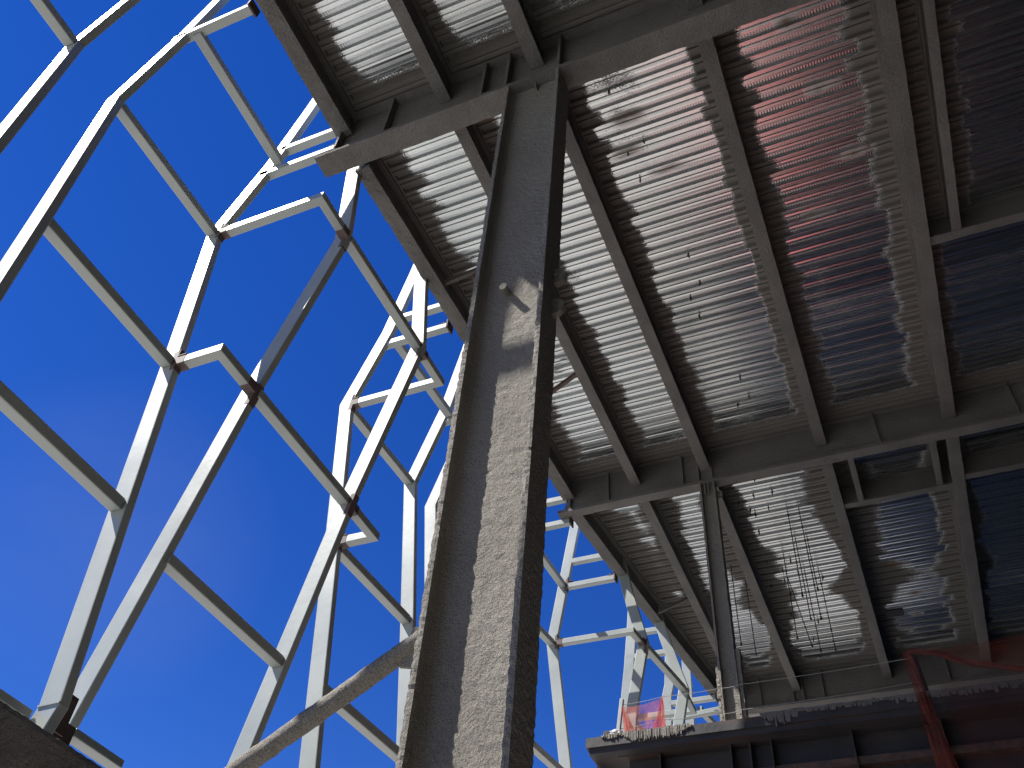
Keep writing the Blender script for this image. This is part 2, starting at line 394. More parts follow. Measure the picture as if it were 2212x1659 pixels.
# bare plate at the outer end of girders
# ------------------------------------------------------------------ beams
def beam(x, y0, y1, label, w=.165, z0=ZB, up=ZD, grp='beams under the deck'):
    t = thing('steel_beam', label, 'beam', grp); sd = x*3+y0
    MB().rough((x, y0, z0+.022), (x, y1, z0+.022), w, .044, seg=.07, side=.06, amp=.006, seed=sd).build('bottom_flange', M_FIRE, t)
    MB().rough((x, y0, (z0+up)/2), (x, y1, (z0+up)/2), .045, up-z0-.08, seg=.15, side=.12, amp=.005, seed=sd+2).build('web', M_FIRE, t)
    MB().rough((x, y0, up-.02), (x, y1, up-.02), w*.95, .038, seg=.12, side=.08, amp=.006, seed=sd+4).build('top_flange', M_FIRE, t)
    MB().rough((x, y0, up+.036), (x, y1, up+.036), w*1.25, .066, seg=.09, side=.1, amp=.014, seed=sd+6).build('flute_filler', M_FIRE, t)
    return t
gy = [g_[0] for g_ in G]
nm = {0: 'second beam in from the slab edge', 1: 'third beam in from the slab edge', 2: 'fourth beam in from the slab edge', 3: 'broad beam in the dark part of the deck'}
bay = ['in the nearest bay above the first girder', 'in the middle bay between the two columns', 'in the far bay beyond the thin column']
W = [.155, .165, .165, .185]
for k, x in enumerate(BX):
    for b, (ya, yb) in enumerate(((-3.2, gy[0]-.03), (gy[0]+.03, gy[1]-.03), (gy[1]+.03, gy[2]-.03))):
        beam(x, ya, yb, 'fireproofed %s, %s' % (nm[k].replace('second', 'first').replace('third', 'second').replace('fourth', 'third'), bay[b]), W[k], ZB-(.05 if b == 0 else 0))
for b, (ya, yb) in enumerate(((1.0, 4.0-.03), (4.05, 7.86))):
    pass
beam(1.93, gy[0]+.03, 7.86, 'slim beam close beside the broad dark beam, stopping at a short cross beam', .11, ZB+.03)
for (xa, xb, y, z, w, lab) in ((1.58, 9.0, 7.9, ZB+.02, .13, 'short cross beam framing into the broad beam in the dark middle bay'),
                               (-.26, 1.46, 12.75, ZB+.02, .12, 'cross beam of the dark deck opening beyond the far girder'),
                               (1.58, 9.0, 12.6, ZB+.02, .12, 'cross beam at the far right of the dark bay, beside the broad beam')):
    t = thing('cross_beam', 'fireproofed '+lab, 'beam', 'short cross beams in the dark bays')
    MB().rough((xa, y, z+.02), (xb, y, z+.02), w, .04, seg=.08, side=.06, amp=.006, seed=y).build('bottom_flange', M_FIRE, t)
    MB().rough((xa, y, z+.22), (xb, y, z+.22), .045, .36, seg=.15, side=.12, amp=.005, seed=y+1).build('web', M_FIRE, t)
    MB().rough((xa, y, ZD-.02), (xb, y, ZD-.02), w, .036, seg=.15, side=.1, amp=.005, seed=y+2).build('top_flange', M_FIRE, t)
for x, lab in ((.04, 'short stub beam at the left of the dark deck opening'), (1.25, 'short stub beam at the right of the dark deck opening')):
    beam(x, gy[1]+.03, 12.7, 'fireproofed '+lab, .09, ZB+.03, grp='stub beams of the deck opening')

# edge beams (faceted along the curved slab edge)
def edge_beam(ya, yb, label, dz=0):
    t = thing('edge_beam', label, 'beam', 'edge beams along the slab rim')
    w = .205; z0 = ZB+dz; ms = [MB(), MB(), MB(), MB()]
    for a_, b_ in ([(ya, 14.5), (14.5, yb)] if ya > 11 else [(ya, yb)]):
        xa, xb = edge_x(a_)+w/2, edge_x(b_)+w/2
        ms[0].rough((xa, a_, z0+.03), (xb, b_, z0+.03), w, .06, seg=.05, side=.05, amp=.010, seed=ya)
        ms[1].rough((xa, a_, (z0+ZD)/2), (xb, b_, (z0+ZD)/2), .06, ZD-z0-.08, seg=.12, side=.1, amp=.006, seed=ya+3)
        ms[2].rough((xa, a_, ZD-.02), (xb, b_, ZD-.02), w, .04, seg=.1, side=.08, amp=.006, seed=ya+4)
        ms[3].rough((xa, a_, ZD+.036), (xb, b_, ZD+.036), w*1.3, .07, seg=.09, side=.1, amp=.014, seed=ya+6)
    for m_, n_ in zip(ms, ('bottom_flange', 'web', 'top_flange', 'flute_filler')): m_.build(n_, M_FIRE, t)
edge_beam(-3, 3.97, 'fireproofed edge beam along the slab rim in the nearest bay')
edge_beam(4.42, 11.14, 'fireproofed edge beam along the slab rim in the middle bay')
edge_beam(11.34, 18.35, 'fireproofed edge beam along the slanting slab rim in the far bay')

# ------------------------------------------------------------------ kicker braces and rusty angles
def angle(p0, p1, label, mat, s=.055):
    m = MB(); m.bar(p0, p1, s, .012); d = (Vector(p1)-Vector(p0)).normalized(); a = d.cross(Vector((0, 0, 1))).normalized()
    m.bar(Vector(p0)+a*(s/2-.006)+Vector((0, 0, s/2)), Vector(p1)+a*(s/2-.006)+Vector((0, 0, s/2)), .012, s)
    tag(m.build('kicker_brace', mat), label, 'brace', 'kicker braces under the deck')
angle((-4.60, 6.42, 10.04), (-3.9, 6.55, 10.38), 'grey angle kicker from the edge beam, left of the big column', M_FIRE)
angle((-4.2, 6.55, 10.26), (-3.36, 6.72, 10.30), 'rusty angle kicker tucked behind the big column', M_RUST)
angle((-4.0, 9.05, 10.30), (-3.36, 8.60, 10.08), 'rusty angle kicker right of the big column, against the first beam', M_RUST)
angle((-4.02, 14.85, 10.03), (-3.36, 15.0, 10.36), 'grey angle kicker from the slanting edge beam in the far bay', M_FIRE)

# ------------------------------------------------------------------ columns
def lug(x, y, z, r, parent, mat, axis='y'):
    m = MB(); n = 20; vs = []
    for yy in (-.028, .028):
        for rr in (r*.36, r):
            for k in range(n):
                t = 2*math.pi*k/n; j = 1+.06*noise.noise(Vector((k*.7, rr*9, yy*20)))
                vs.append((x+math.cos(t)*rr*j, y+yy, z+math.sin(t)*rr*j))
    fs = []
    for k in range(n):
        q = (k+1) % n
        fs += [(k, q, n+q, n+k), (2*n+k, 3*n+k, 3*n+q, 2*n+q), (n+k, n+q, 3*n+q, 3*n+k), (k, 2*n+k, 2*n+q, q)]
    m.add(vs, fs); return m.build('lug', mat, parent)
def near_column():
    t = thing('steel_column', 'massive fireproofed H-section column in the foreground', 'column')
    Y = 4.013; bf = .292; XL, XR = -2.42, -1.803; z0, z1 = -1.6, 9.475; tf = .042
    MB().rough((XL+tf/2, Y, z0), (XL+tf/2, Y, z1), bf, tf, up=(1, 0, 0), seg=.024, side=.024, amp=.0075, fr=30, seed=1).build('flange', M_FIREC, t)
    MB().rough((XR-tf/2, Y, z0), (XR-tf/2, Y, z1), bf, tf, up=(1, 0, 0), seg=.024, side=.024, amp=.0075, fr=30, seed=2).build('flange', M_FIREC, t)
    MB().rough(((XL+XR)/2, Y, z0), ((XL+XR)/2, Y, z1), .05, XR-XL-.06, up=(1, 0, 0), seg=.04, side=.04, amp=.006, fr=14, seed=3).build('web', M_FIREC, t)
    # fireproofing fillets in the corners
    for x, s in ((XL+tf, 1), (XR-tf, -1)):
        m = MB(); vs = []; fs = []; n = 320
        for i in range(n+1):
            z = lerp(z0, z1, i/n); e = .05+.012*noise.noise(Vector((x, 0, z*6)))
            vs += [(x-s*.01, Y-.02-e, z), (x+s*e*.33, Y-.02-e*.33, z), (x+s*e, Y-.015, z)]
        for i in range(n):
            for k in range(2): fs.append((i*3+k, i*3+k+1, i*3+k+4, i*3+k+3))
        m.add(vs, fs).build('corner_fillet', M_FIREC, t, smooth=True)
    k = MB(); k.rough((-2.162, Y-.02, 5.84), (-2.162, Y-.125, 5.82), .058, .062, seg=.015, side=.015, amp=.006, fr=30, rnd=.5).build('stud', M_FIREC, t)
    MB().rough((-2.10, Y-.05, 9.36), (-2.10, Y-.05, 9.475), .02, .05, up=(0, 1, 0), seg=.03, side=.03, amp=.004).build('tab', M_FIREC, t)
    lug(-1.79, 4.075, 5.99, .088, t, M_FIREC); lug(-1.79, 4.075, 5.60, .088, t, M_FIREC)
    # gusset for the pipe
    MB().rough((-2.50, 4.0, 2.62), (-2.44, 4.0, 2.86), .03, .17, up=(1, 0, 0), seg=.03, side=.03, amp=.006, fr=16).build('gusset', M_FIREC, t)
near_column()
def pipe():
    m = MB(); p0 = Vector((-2.46, 4.0, 2.80)); p1 = Vector((-4.9, 4.0, 1.31)); n = 16; R = .056; K = 110; vs = []; d = (p1-p0)/K
    a = Vector((0, 1, 0)); b = d.normalized().cross(a)
    for i in range(K+1):
        for k in range(n):
            th = 2*math.pi*k/n; p = p0+d*i; q = p+(a*math.cos(th)+b*math.sin(th))*R
            rr = R*(1+.10*noise.noise(q*14)+.05*noise.noise(q*40)); vs.append(p+(a*math.cos(th)+b*math.sin(th))*rr)
    fs = [(i*n+k, i*n+(k+1) % n, (i+1)*n+(k+1) % n, (i+1)*n+k) for i in range(K) for k in range(n)]+[tuple(range(n)), tuple(K*n+k for k in range(n))]
    m.add(vs, fs); tag(m.build('pipe_brace', M_FIREC, smooth=True), 'round fireproofed pipe brace slanting down left from the big column', 'brace')
pipe()
def far_column():
    t = thing('steel_column', 'slim fireproofed H-section column in the far bay, standing on the lower floor', 'column')
    Y = 11.2; bf = .18; XL, XR = -2.243, -2.0; z0, z1 = 5.71, 9.72; tf = .03
    for x, sd in ((XL+tf/2, 1), (XR-tf/2, 2)):
        MB().rough((x, Y, z0), (x, Y, z1), bf, tf, up=(1, 0, 0), seg=.05, side=.04, amp=.008, fr=14, seed=sd+20).build('flange', M_FIREC, t)
    MB().rough(((XL+XR)/2, Y, z0), ((XL+XR)/2, Y, z1), .035, XR-XL-.05, up=(1, 0, 0), seg=.06, side=.05, amp=.006, fr=14, seed=23).build('web', M_FIREC, t)
    MB().rough((-1.985, Y+.02, z0), (-1.97, Y+.02, 6.78), .17, .07, up=(1, 0, 0), seg=.05, side=.05, amp=.012, fr=12, seed=25).build('splice_plate', M_FIREC, t)
    MB().rough((-2.27, Y-.04, z0), (-2.255, Y-.04, 6.55), .10, .04, up=(1, 0, 0), seg=.035, side=.035, amp=.018, fr=18, seed=26).build('spray_ridge', M_FIREC, t)
    MB().rough((-2.12, Y, z0+.015), (-1.94, Y, z0+.015), .36, .03, seg=.05, side=.05, amp=.006).build('base_plate', M_FIREC, t)
    lug(-1.965, 11.2, 9.50, .06, t, M_FIREC)
    for x in (-2.16, -2.11): MB().rough((x, Y-.06, 9.50), (x, Y-.06, 9.72), .015, .035, up=(0, 1, 0), seg=.05, side=.03, amp=.003).build('tab', M_FIREC, t)
far_column()

# ------------------------------------------------------------------ facade frame of painted tubes
LV = dict(k0=9.72, k00=10.2, k1=8.56, k2=6.22, k3=4.44)
OUT = [(2.0, -5.28), (2.726, -5.104), (4.464, -5.365), (6.22, -5.62), (8.56, -5.975), (9.9, -5.60), (11.2, -5.38), (13.5, -5.05)]
INN = [(2.4, -5.66), (6.238, -5.05), (8.56, -4.565), (9.75, -4.72), (11.6, -4.95)]
def prof_x(pr, z): return interp(pr, z)
def post(Y, pr, dx, label, w=.185, d=.083, parts=None, zmin=None, scale=None):
    pts = [(x+dx, z) for z, x in pr] if scale is None else [(x*scale+dx, z) for z, x in pr]
    if zmin is not None:
        xs = interp([(z, x) for x, z in pts], zmin); pts = [(xs, zmin)]+[p for p in pts if p[1] > zmin]
    off = []
    for i, p in enumerate(pts):
        P = Vector(p); ds = []
        if i > 0: ds.append((P-Vector(pts[i-1])).normalized())
        if i < len(pts)-1: ds.append((Vector(pts[i+1])-P).normalized())
        n = [Vector((-q.y, q.x)) for q in ds]
        m = (sum(n, Vector((0, 0)))).normalized(); k = 1/max(.5, m.dot(n[0])); off.append((P+m*w/2*k, P-m*w/2*k))
    vs = []
    for a, b in off: vs += [(a.x, Y, a.y), (b.x, Y, b.y), (b.x, Y+d, b.y), (a.x, Y+d, a.y)]
    fs = [(i*4+k, i*4+(k+1) % 4, i*4+4+(k+1) % 4, i*4+4+k) for i in range(len(pts)-1) for k in range(4)]
    n = len(pts)-1; fs += [(0, 1, 2, 3), (n*4, n*4+1, n*4+2, n*4+3)]
    t = thing('facade_post', label, 'post', 'kinked posts of the facade frame')
    MB().add(vs, fs).build('tube', M_PAINT, t, bevel=.010)
    return t
def clip(t, x, y, z, s=1):                         # bolted angle cleat with a bolt
    m = MB(); m.box(x, x+.10, y-.008, y+.10, z+.055, z+.067); m.box(x, x+.011, y-.008, y+.10, z+.067, z+.155)
    m.tube([(x+.06, y+.05, z+.068), (x+.06, y+.05, z+.11)], .014, 6); m.build('cleat', M_RUST, t)
A = 'pale kinked facade post, '
P = {}
P['R0'] = post(1.55, OUT, 0, A+'topmost at the upper left corner of the view')
P['R1'] = post(2.16, OUT, 0, A+'second from the upper left corner')
P['R2'] = post(3.90, OUT, 0, A+'outer leg of the V on the dark beam')
P['R3'] = post(4.465, INN, -.055, A+'inner leg of the V on the dark beam')
P['R4'] = post(6.20, INN, .02, A+'crossing before its twin left of the column')
P['R5'] = post(6.78, OUT, .07, A+'crossed by its twin left of the big column')
P['R6'] = post(8.45, OUT, .16, A+'second one left of the big column')
P['R7'] = post(9.03, OUT, .20, A+'half hidden behind the left flange of the big column')
P['R8'] = post(10.75, OUT, .28, A+'mostly hidden behind the big column')
P['R9'] = post(11.28, OUT, .34, A+'hidden behind the column beside the girder end')
RA = [(2.0, -4.62), (6.394, -5.114), (8.57, -5.42), (10.87, -5.07), (12.5, -4.85)]
RB = [(5.2, -4.40), (7.48, -4.15), (8.57, -3.93), (9.67, -4.19), (11.2, -4.45)]
RC = [(5.2, -4.32), (7.84, -3.855), (8.56, -3.70), (9.66, -4.0), (11.0, -4.3)]
RE = [(5.0, -5.45), (8.2, -5.02), (8.62, -4.965), (9.43, -4.87), (10.3, -4.79), (11.5, -4.7)]
RG = [(6.0, -4.95), (9.03, -4.635), (9.72, -4.597), (9.95, -4.537), (11.2, -4.45)]
RH = [(6.0, -4.32), (8.6, -4.30), (9.9, -4.30), (11.2, -4.29)]
P['Ra'] = post(13.0, RA, 0, A+'first one visible to the right of the big column')
P['Rb'] = post(13.44, RB, 0, A+'half shaded one above the orange netting')
P['Rc'] = post(15.1, RC, 0, A+'just right of the orange netting')
P['Re'] = post(15.6, RE, 0, A+'close behind the half shaded one', w=.2)
P['Rg'] = post(17.3, RG, 0, A+'behind the right end of the orange netting', w=.2)
P['Rh'] = post(17.9, RH, 0, A+'farthest one, slipping behind the slab rim')
# cross tubes along Y at a level
def cross(Ya, Yb, xa, xb, z, label, w=.115, h=.105):
    m = MB(); m.bar((xa, Ya, z-h/2+.05), (xb, Yb, z-h/2+.05), w, h)
    return tag(m.build('cross_tube', M_PAINT, bevel=.010), label, 'tube', 'level cross tubes between facade posts')
Cc = 'pale level cross tube '
cross(-2.0, 1.55, -5.975, -5.975, LV['k1'], Cc+'meeting the post at the very upper left corner')
for Ya, Yb, dx, nm_ in ((2.24, 3.90, 0, 'leftmost bay, left of the V posts'), (6.86, 8.45, .115, 'narrow bay just left of the big column')):
    for lv, ln in (('k1', 'upper'), ('k2', 'middle'), ('k3', 'lower')):
        z = LV[lv]; cross(Ya, Yb, prof_x(OUT, z)+(dx-.04 if dx else 0), prof_x(OUT, z)+dx+(.04 if dx else 0), z, '%s%s one of the %s' % (Cc, ln, nm_))
for lv, ln in (('k1', 'upper'), ('k2', 'middle'), ('k3', 'lower')):
    z = LV[lv] if lv != 'k3' else 4.36
    cross(4.52, 6.20, prof_x(INN, z), prof_x(INN, z)+.02, z, '%s%s one spanning from the V to the crossing posts' % (Cc, ln))
cross(2.20, 3.90, -5.42, -5.45, 9.80, Cc+'at deck height in the leftmost bay')
cross(6.86, 8.45, -5.42, -5.34, 9.76, Cc+'at deck height beside the big column')
for z, ln in ((9.7, 'deck height'), (8.56, 'upper level'), (6.22, 'low level')):
    cross(11.36, 13.0, prof_x(OUT, z)+.34, prof_x(RA, z), z, Cc+'at %s, emerging right of the big column' % ln)
cross(13.52, 15.1, -3.93, -3.70, 8.56, Cc+'running to the post right of the orange netting')
cross(17.98, 19.5, -4.1, -3.85, 9.7, Cc+'farthest one, beside the foot of the slab rim')
cross(15.68, 17.3, -4.8, -4.55, 8.3, Cc+'far low one behind the orange netting')
# ties along X from post to slab edge
def tie(Y, x0, x1, z, label, s=.10, slope=0):
    m = MB(); m.bar((x0, Y+.05, z-.0), (x1, Y+.05, z+slope), s, s)
    o = m.build('tie_tube', M_PAINT, None, bevel=.008); tag(o, label, 'tube', 'tie tubes from facade posts to the slab rim')
    c = MB(); c.box(x1-.018, x1+.004, Y-.03, Y+.13, z+slope-.075, z+slope+.075); ep = c.build('end_plate', M_RUST, o)
    c = MB(); c.tube([(x1-.09, Y+.03, z+.05), (x1-.09, Y+.03, z+.10)], .016, 6); c.box(x1-.13, x1-.05, Y-.004, Y+.06, z+.05, z+.058); c.build('bolt', M_RUST, ep); return o
T = 'pale tie tube '
def ty(Y, dx, e1, e2, lab):
    tie(Y, -5.55+dx, e1+.10, 10.2, T+'upper of the pair '+lab); tie(Y, -5.72+dx, e2, 9.68, T+'lower of the pair '+lab)
tie(2.16, -5.75, -4.69, 9.83, T+'at the top of the view reaching the slab rim')
ty(3.90, 0, -4.72, -4.60, 'beside the end of the near girder')
ty(6.80, .07, -4.66, -4.55, 'left of the big column behind the crossing posts')
tie(8.47, -5.60, -4.45, 9.70, T+'just left of the big column, half hidden')
ty(11.28, .36, -4.62, -4.45, 'beside the end of the far girder')
ty(13.0, .46, -4.45, -4.26, 'just right of the big column')
ty(15.6, .80, -4.18, -4.03, 'behind the half shaded post')
tie(17.3, -4.55, -3.58, 9.54, T+'upper farthest, behind the netting'); tie(17.3, -4.58, -3.52, 9.2, T+'lower farthest, near the slim far column', slope=.08)
# L-shaped elbows between twin posts
def elbow(x0, Y0, xc, Yc, x1, Y1, z, label, h=.10):
    """leg along X from (x0,Y0) to corner xc, leg along Y to Y1"""
    s = h; Yf = Y0
    if Y1 > Y0: ring = [(x0, Yf), (xc+s/2, Yf), (xc+s/2+(x1-xc), Y1), (xc-s/2+(x1-xc), Y1), (xc-s/2, Yf+s), (x0, Yf+s)]
    else: ring = [(x0, Yf+s), (xc+s/2, Yf+s), (xc+s/2+(x1-xc), Y1), (xc-s/2+(x1-xc), Y1), (xc-s/2, Yf), (x0, Yf)]
    n = len(ring); vs = [(x, y, z-h/2) for x, y in ring]+[(x, y, z+h/2) for x, y in ring]
    fs = [(0, 1, 4, 5), (1, 2, 3, 4), (n+5, n+4, n+1, n), (n+4, n+3, n+2, n+1)]+[(i, (i+1) % n, n+(i+1) % n, n+i) for i in range(n)]
    o = MB().add(vs, fs).build('elbow_tube', M_PAINT, bevel=.008)
    tag(o, label, 'tube', 'L shaped tubes between twin posts')
    q = MB(); q.box(x0-.002, x0+.10, Y0-.003, Y0+s+.003, z-h/2-.003, z+h/2+.003); q.build('weld_collar', M_PRIME, o)
    q = MB(); e = -.003 if Y1 > Y0 else .003; ya, yb = sorted((Y1, Y1+(-.12 if Y1 > Y0 else .12))); q.box(x1-s/2-.003, x1+s/2+.003, ya, yb, z-h/2-.003, z+h/2+.003); q.build('weld_collar', M_PRIME, o)
    c = MB(); c.box(x0, x0+.11, Y0+.005, Y0+.095, z+.051, z+.062); c.box(x0, x0+.012, Y0+.005, Y0+.095, z+.062, z+.15); c.tube([(x0+.06, Y0+.05, z+.06), (x0+.06, Y0+.05, z+.10)], .016, 6)
    c.build('cleat', M_RUST, o); return o
E_ = 'pale L-shaped tube joining '
for z, ln in ((8.56, 'upper'), (6.22, 'middle')):
    elbow(prof_x(OUT, z)+.09, 3.90, prof_x(INN, z), 3.90, prof_x(INN, z), 4.465, z, E_+'the two V posts, %s level' % ln)
    elbow(prof_x(OUT, z)+.16, 6.78, prof_x(INN, z)+.02, 6.78, prof_x(INN, z)+.02, 6.28, z, E_+'the crossing posts left of the big column, %s level' % ln)
elbow(-5.33, 13.0, -4.0, 13.0, -3.95, 13.44, 8.56, E_+'the posts right of the big column to the shaded one')
elbow(-4.88, 15.75, -3.72, 15.75, -3.70, 15.18, 8.5, E_+'the posts behind and right of the orange netting')
# node plates (dark cleats where posts were bolted)
def patch(key, pr, dx, Y, z, L=.26, w=.185):
    """unpainted field-weld patch wrapped round the inner face of a post"""
    a, b = interp(pr, z-L/2)+dx, interp(pr, z+L/2)+dx
    d = Vector((b-a, L)).normalized(); n = Vector((d.y, -d.x)); m = MB(); vs = []
    for (x, zz) in ((a, z-L/2), (b, z+L/2)):
        for o in (w/2-.05, w/2+.0025):
            for y in (Y-.0025, Y+.084): vs.append((x+n.x*o, y, zz+n.y*o))
    m.add(vs, [(0, 1, 3, 2), (4, 6, 7, 5), (0, 4, 5, 1), (2, 3, 7, 6), (0, 2, 6, 4), (1, 5, 7, 3)])
    m.build('weld_patch', M_PRIME, P[key])
for key, pr, dx, Y in (('R2', OUT, 0, 3.90), ('R5', OUT, .07, 6.78)):
    for z in (8.56, 6.22): patch(key, pr, dx, Y, z); clip(P[key], interp(pr, z)+dx+.09, Y+.0, z+.0)
for key, pr, dx, Y in (('R3', INN, -.055, 4.465), ('R4', INN, .02, 6.20)):
    for z in (8.50, 6.18): patch(key, pr, dx, Y, z)
for z in (8.56, 9.7): patch('Ra', RA, 0, 13.0, z); clip(P['Ra'], interp(RA, z)+.09, 13.0, z)
patch('Rb', RB, 0, 13.44, 8.5)
# foot of the V
def foot():
    t = thing('base_tube', 'pale base tube lying behind the dark beam at lower left, below the V posts', 'tube')
    m = MB(); m.box(-5.32, -5.20, -4, 3.885, 2.632, 2.693); m.build('tube', M_PAINT, t, bevel=.008)
    m = MB(); m.box(-5.32, -5.20, 4.26, 4.76, 2.699, 2.757); m.build('tube', M_PAINT, t, bevel=.008)
    m = MB(); m.box(-5.31, -5.205, 3.99, 4.258, 2.60, 2.752); m.box(-5.10, -5.088, 3.985, 4.09, 2.60, 2.86); m.build('splice_plate', M_RUST, t)
    s = MB(); s.bar((-5.192, 3.897, 2.722), (-5.012, 3.897, 2.730), .014, .014)
    s.build('weld_bead', M_PAINT, t)
foot()
def spandrel():
    t = thing('spandrel_beam', 'dark fireproofed beam filling the lower left corner', 'beam')
    MB().rough((-4.90, -5, 1.9475), (-4.90, 8.0, 1.9475), .30, .95, seg=.03, side=.05, amp=.007, fr=30, seed=40).build('casing', M_FIRE, t)
    MB().rough((-4.90, -5, 1.45), (-4.90, 8.0, 1.45), .5, .07, seg=.1, side=.1, amp=.01, seed=41).build('bottom_flange', M_FIRE, t)
spandrel()

# ------------------------------------------------------------------ lower floor at the right
def lower_floor():
    t = thing('lower_floor_slab', 'lower floor slab with dark steel edge plate and ragged spray fringe, bottom right', 'floor slab')
    y0 = 10.97; zt = 5.71; x0 = -4.03
    m = MB(); poly = [(x0+.05, y0+.03), (14, y0+.03), (14, 34), (-2.4, 34), (-3.6, 17), (-4.0, 12.2)]; n = len(poly)
    m.add([(x, y, zt-.11) for x, y in poly]+[(x, y, zt) for x, y in poly], [tuple(range(n)), tuple(range(n, 2*n))]+[(i, (i+1) % n, n+(i+1) % n, n+i) for i in range(n)]).build('slab', M_CONC, t)
    m = MB(); m.box(x0, 14, y0, y0+.024, zt-.125, zt+.005); m.box(x0, x0+.024, y0+.026, 12.2, zt-.125, zt+.003); m.build('edge_plate', M_DARK, t)
    m = MB(); m.box(x0+.03, 14, y0+.03, 33.9, zt-.20, zt-.115); m.build('soffit', M_DARK, t)
    # ragged overspray hanging from the plate
    def fringe(xa, xb, lo, hi, top, seed, back=0):
        rnd = random.Random(seed); m = MB(); x = xa; L = .5*(lo+hi)
        while x < xb:
            w = rnd.uniform(.008, .02) if xa < -2 else rnd.uniform(.02, .11); k = noise.noise(Vector((x*3.1, seed, 0)))*.5+.5
            L = lerp(lo, hi, max(0, min(1, k*.7+rnd.random()*.45)))*min(1, (x-xa)*5+.25, (xb-x)*5+.25)
            th = rnd.uniform(.006, .02); yb = y0-.001; z1 = zt+top+rnd.uniform(-.01, .012)
            vs = [(x, yb, z1), (x+w, yb, z1), (x+w*.8, yb-th*.3, z1-L), (x+w*.3, yb-th*.3, z1-L), (x, yb-th, z1), (x+w, yb-th, z1), (x+w*.85, yb-th*1.2, z1-L*.97), (x+w*.2, yb-th*1.2, z1-L*.97)]
            m.add(vs, [(0,1,2,3),(4,5,6,7),(0,1,5,4),(1,2,6,5),(2,3,7,6),(3,0,4,7)]); x += w*rnd.uniform(.75, 1.02)
        m.build('spray_fringe', M_FIREC if xa < -2 else M_FIRE, t)
    fringe(-3.82, -3.55, .03, .10, .015, 1); fringe(-3.55, -2.62, .07, .165, .02, 2)
    fringe(-1.75, -1.35, .10, .24, .03, 3); fringe(-1.38, -.35, .03, .09, .03, 5); fringe(-.32, 3.2, .02, .12, .03, 6)
lower_floor()
def lower_girder():
    t = thing('lower_girder', 'dark rusty steel girder with stiffeners below the lower floor, bottom right corner', 'girder')
    Y = 11.32; zt = 5.50; z0 = 4.55
    m = MB(); m.box(-3.55, 14, Y-.01, Y+.01, z0, zt); m.build('web', M_DARK, t)
    m = MB(); m.box(-3.65, 14, Y-.17, Y+.17, zt+.002, zt+.022); m.build('top_flange', M_DARK, t)
    m = MB(); m.box(-3.55, 14, Y-.17, Y+.17, z0-.03, z0-.002); m.build('bottom_flange', M_DARK, t)
    for x in (-3.1, -2.2, -1.96, -1.7, -.75, .25, 1.2, 2.1):
        m = MB(); m.box(x-.009, x+.009, Y-.165, Y-.011, z0+.002, zt-.001); m.build('stiffener', M_DARK, t)
    m = MB(); m.box(-3.5, 14, Y-.13, Y-.011, 5.09, 5.105); m.box(-3.5, 14, Y-.13, Y-.118, 5.105, 5.18); m.build('ledger_angle', M_RUST, t)
lower_girder()
for p0, p1, w, lab in (((-4.0, 11.3, 5.25), (-3.9, 17, 5.25), .14, 'dark steel beam along the left rim below the lower floor'),
                  ((-3.05, 11.4, 5.25), (-3.0, 17, 5.25), .14, 'dark steel beam second from the rim below the lower floor')):
    m = MB(); m.bar((p0[0], p0[1], 5.04), (p1[0], p1[1], 5.04), w, .02); m.bar((p0[0], p0[1], 5.27), (p1[0], p1[1], 5.27), .014, .44)
    tag(m.build('rim_beam', M_DARK), lab, 'beam')

# netting, posts and wires on the lower floor
def sheet(name, top, bot, nu, nv, mat, amp, seed, parent=None, pin=True):
    m = MB(); vs = []
    for j in range(nv+1):
        for i in range(nu+1):
            a = interp_pts(top, i/nu); b = interp_pts(bot, i/nu); p = a.lerp(b, j/nv)
            p.y += amp*noise.noise(Vector((i/nu*5+seed, j/nv*2.2, seed)))*(min(1, j/nv*3) if pin else 1)
            vs.append(p)
    fs = [(j*(nu+1)+i, j*(nu+1)+i+1, (j+1)*(nu+1)+i+1, (j+1)*(nu+1)+i) for j in range(nv) for i in range(nu)]
    return m.add(vs, fs).build(name, mat, parent, smooth=True)
def interp_pts(pts, t):
    k = t*(len(pts)-1); i = min(int(k), len(pts)-2); return Vector(pts[i]).lerp(Vector(pts[i+1]), k-i)
YE = 11.0
t = thing('debris_netting', 'orange debris netting strung between wires at the left corner of the lower floor', 'netting')
sheet('mesh_panel', [(-3.536, YE, 6.112), (-3.4, YE, 6.085), (-3.25, YE, 6.095), (-3.1, YE, 6.125), (-2.972, YE, 6.163)], [(-3.50, YE, 5.69), (-3.33, YE, 5.70), (-3.1, YE, 5.70), (-2.95, YE, 5.69)], 24, 10, M_NET, .07, 1, t)
sheet('bunched_fold', [(-3.54, YE-.02, 6.112), (-3.52, YE-.03, 6.10)], [(-3.50, YE-.02, 5.69), (-3.34, YE-.03, 5.70)], 8, 10, M_NETD, .04, 2, t)
sheet('bunched_fold', [(-2.985, YE-.02, 6.16), (-2.970, YE-.03, 6.163)], [(-3.13, YE-.02, 5.69), (-2.945, YE-.03, 5.70)], 8, 10, M_NETD, .05, 3, t)
m = MB(); m.bar((-3.60, YE, 5.71), (-3.535, YE, 6.21), .05, .05, up=(0, 1, 0))
tag(m.build('guard_post', M_GPOST, bevel=.006), 'grey speckled guard post at the left end of the orange netting', 'post')
m = MB(); m.box(-3.80, -3.70, YE, YE+.10, 5.715, 5.80); m.box(-3.78, -3.72, YE-.004, YE, 5.74, 5.78)
tag(m.build('steel_block', M_POST, bevel=.006), 'small dark steel block on the corner of the lower floor', 'block')
m = MB(); vs = []
bm = bmesh.new(); bmesh.ops.create_icosphere(bm, subdivisions=3, radius=1)
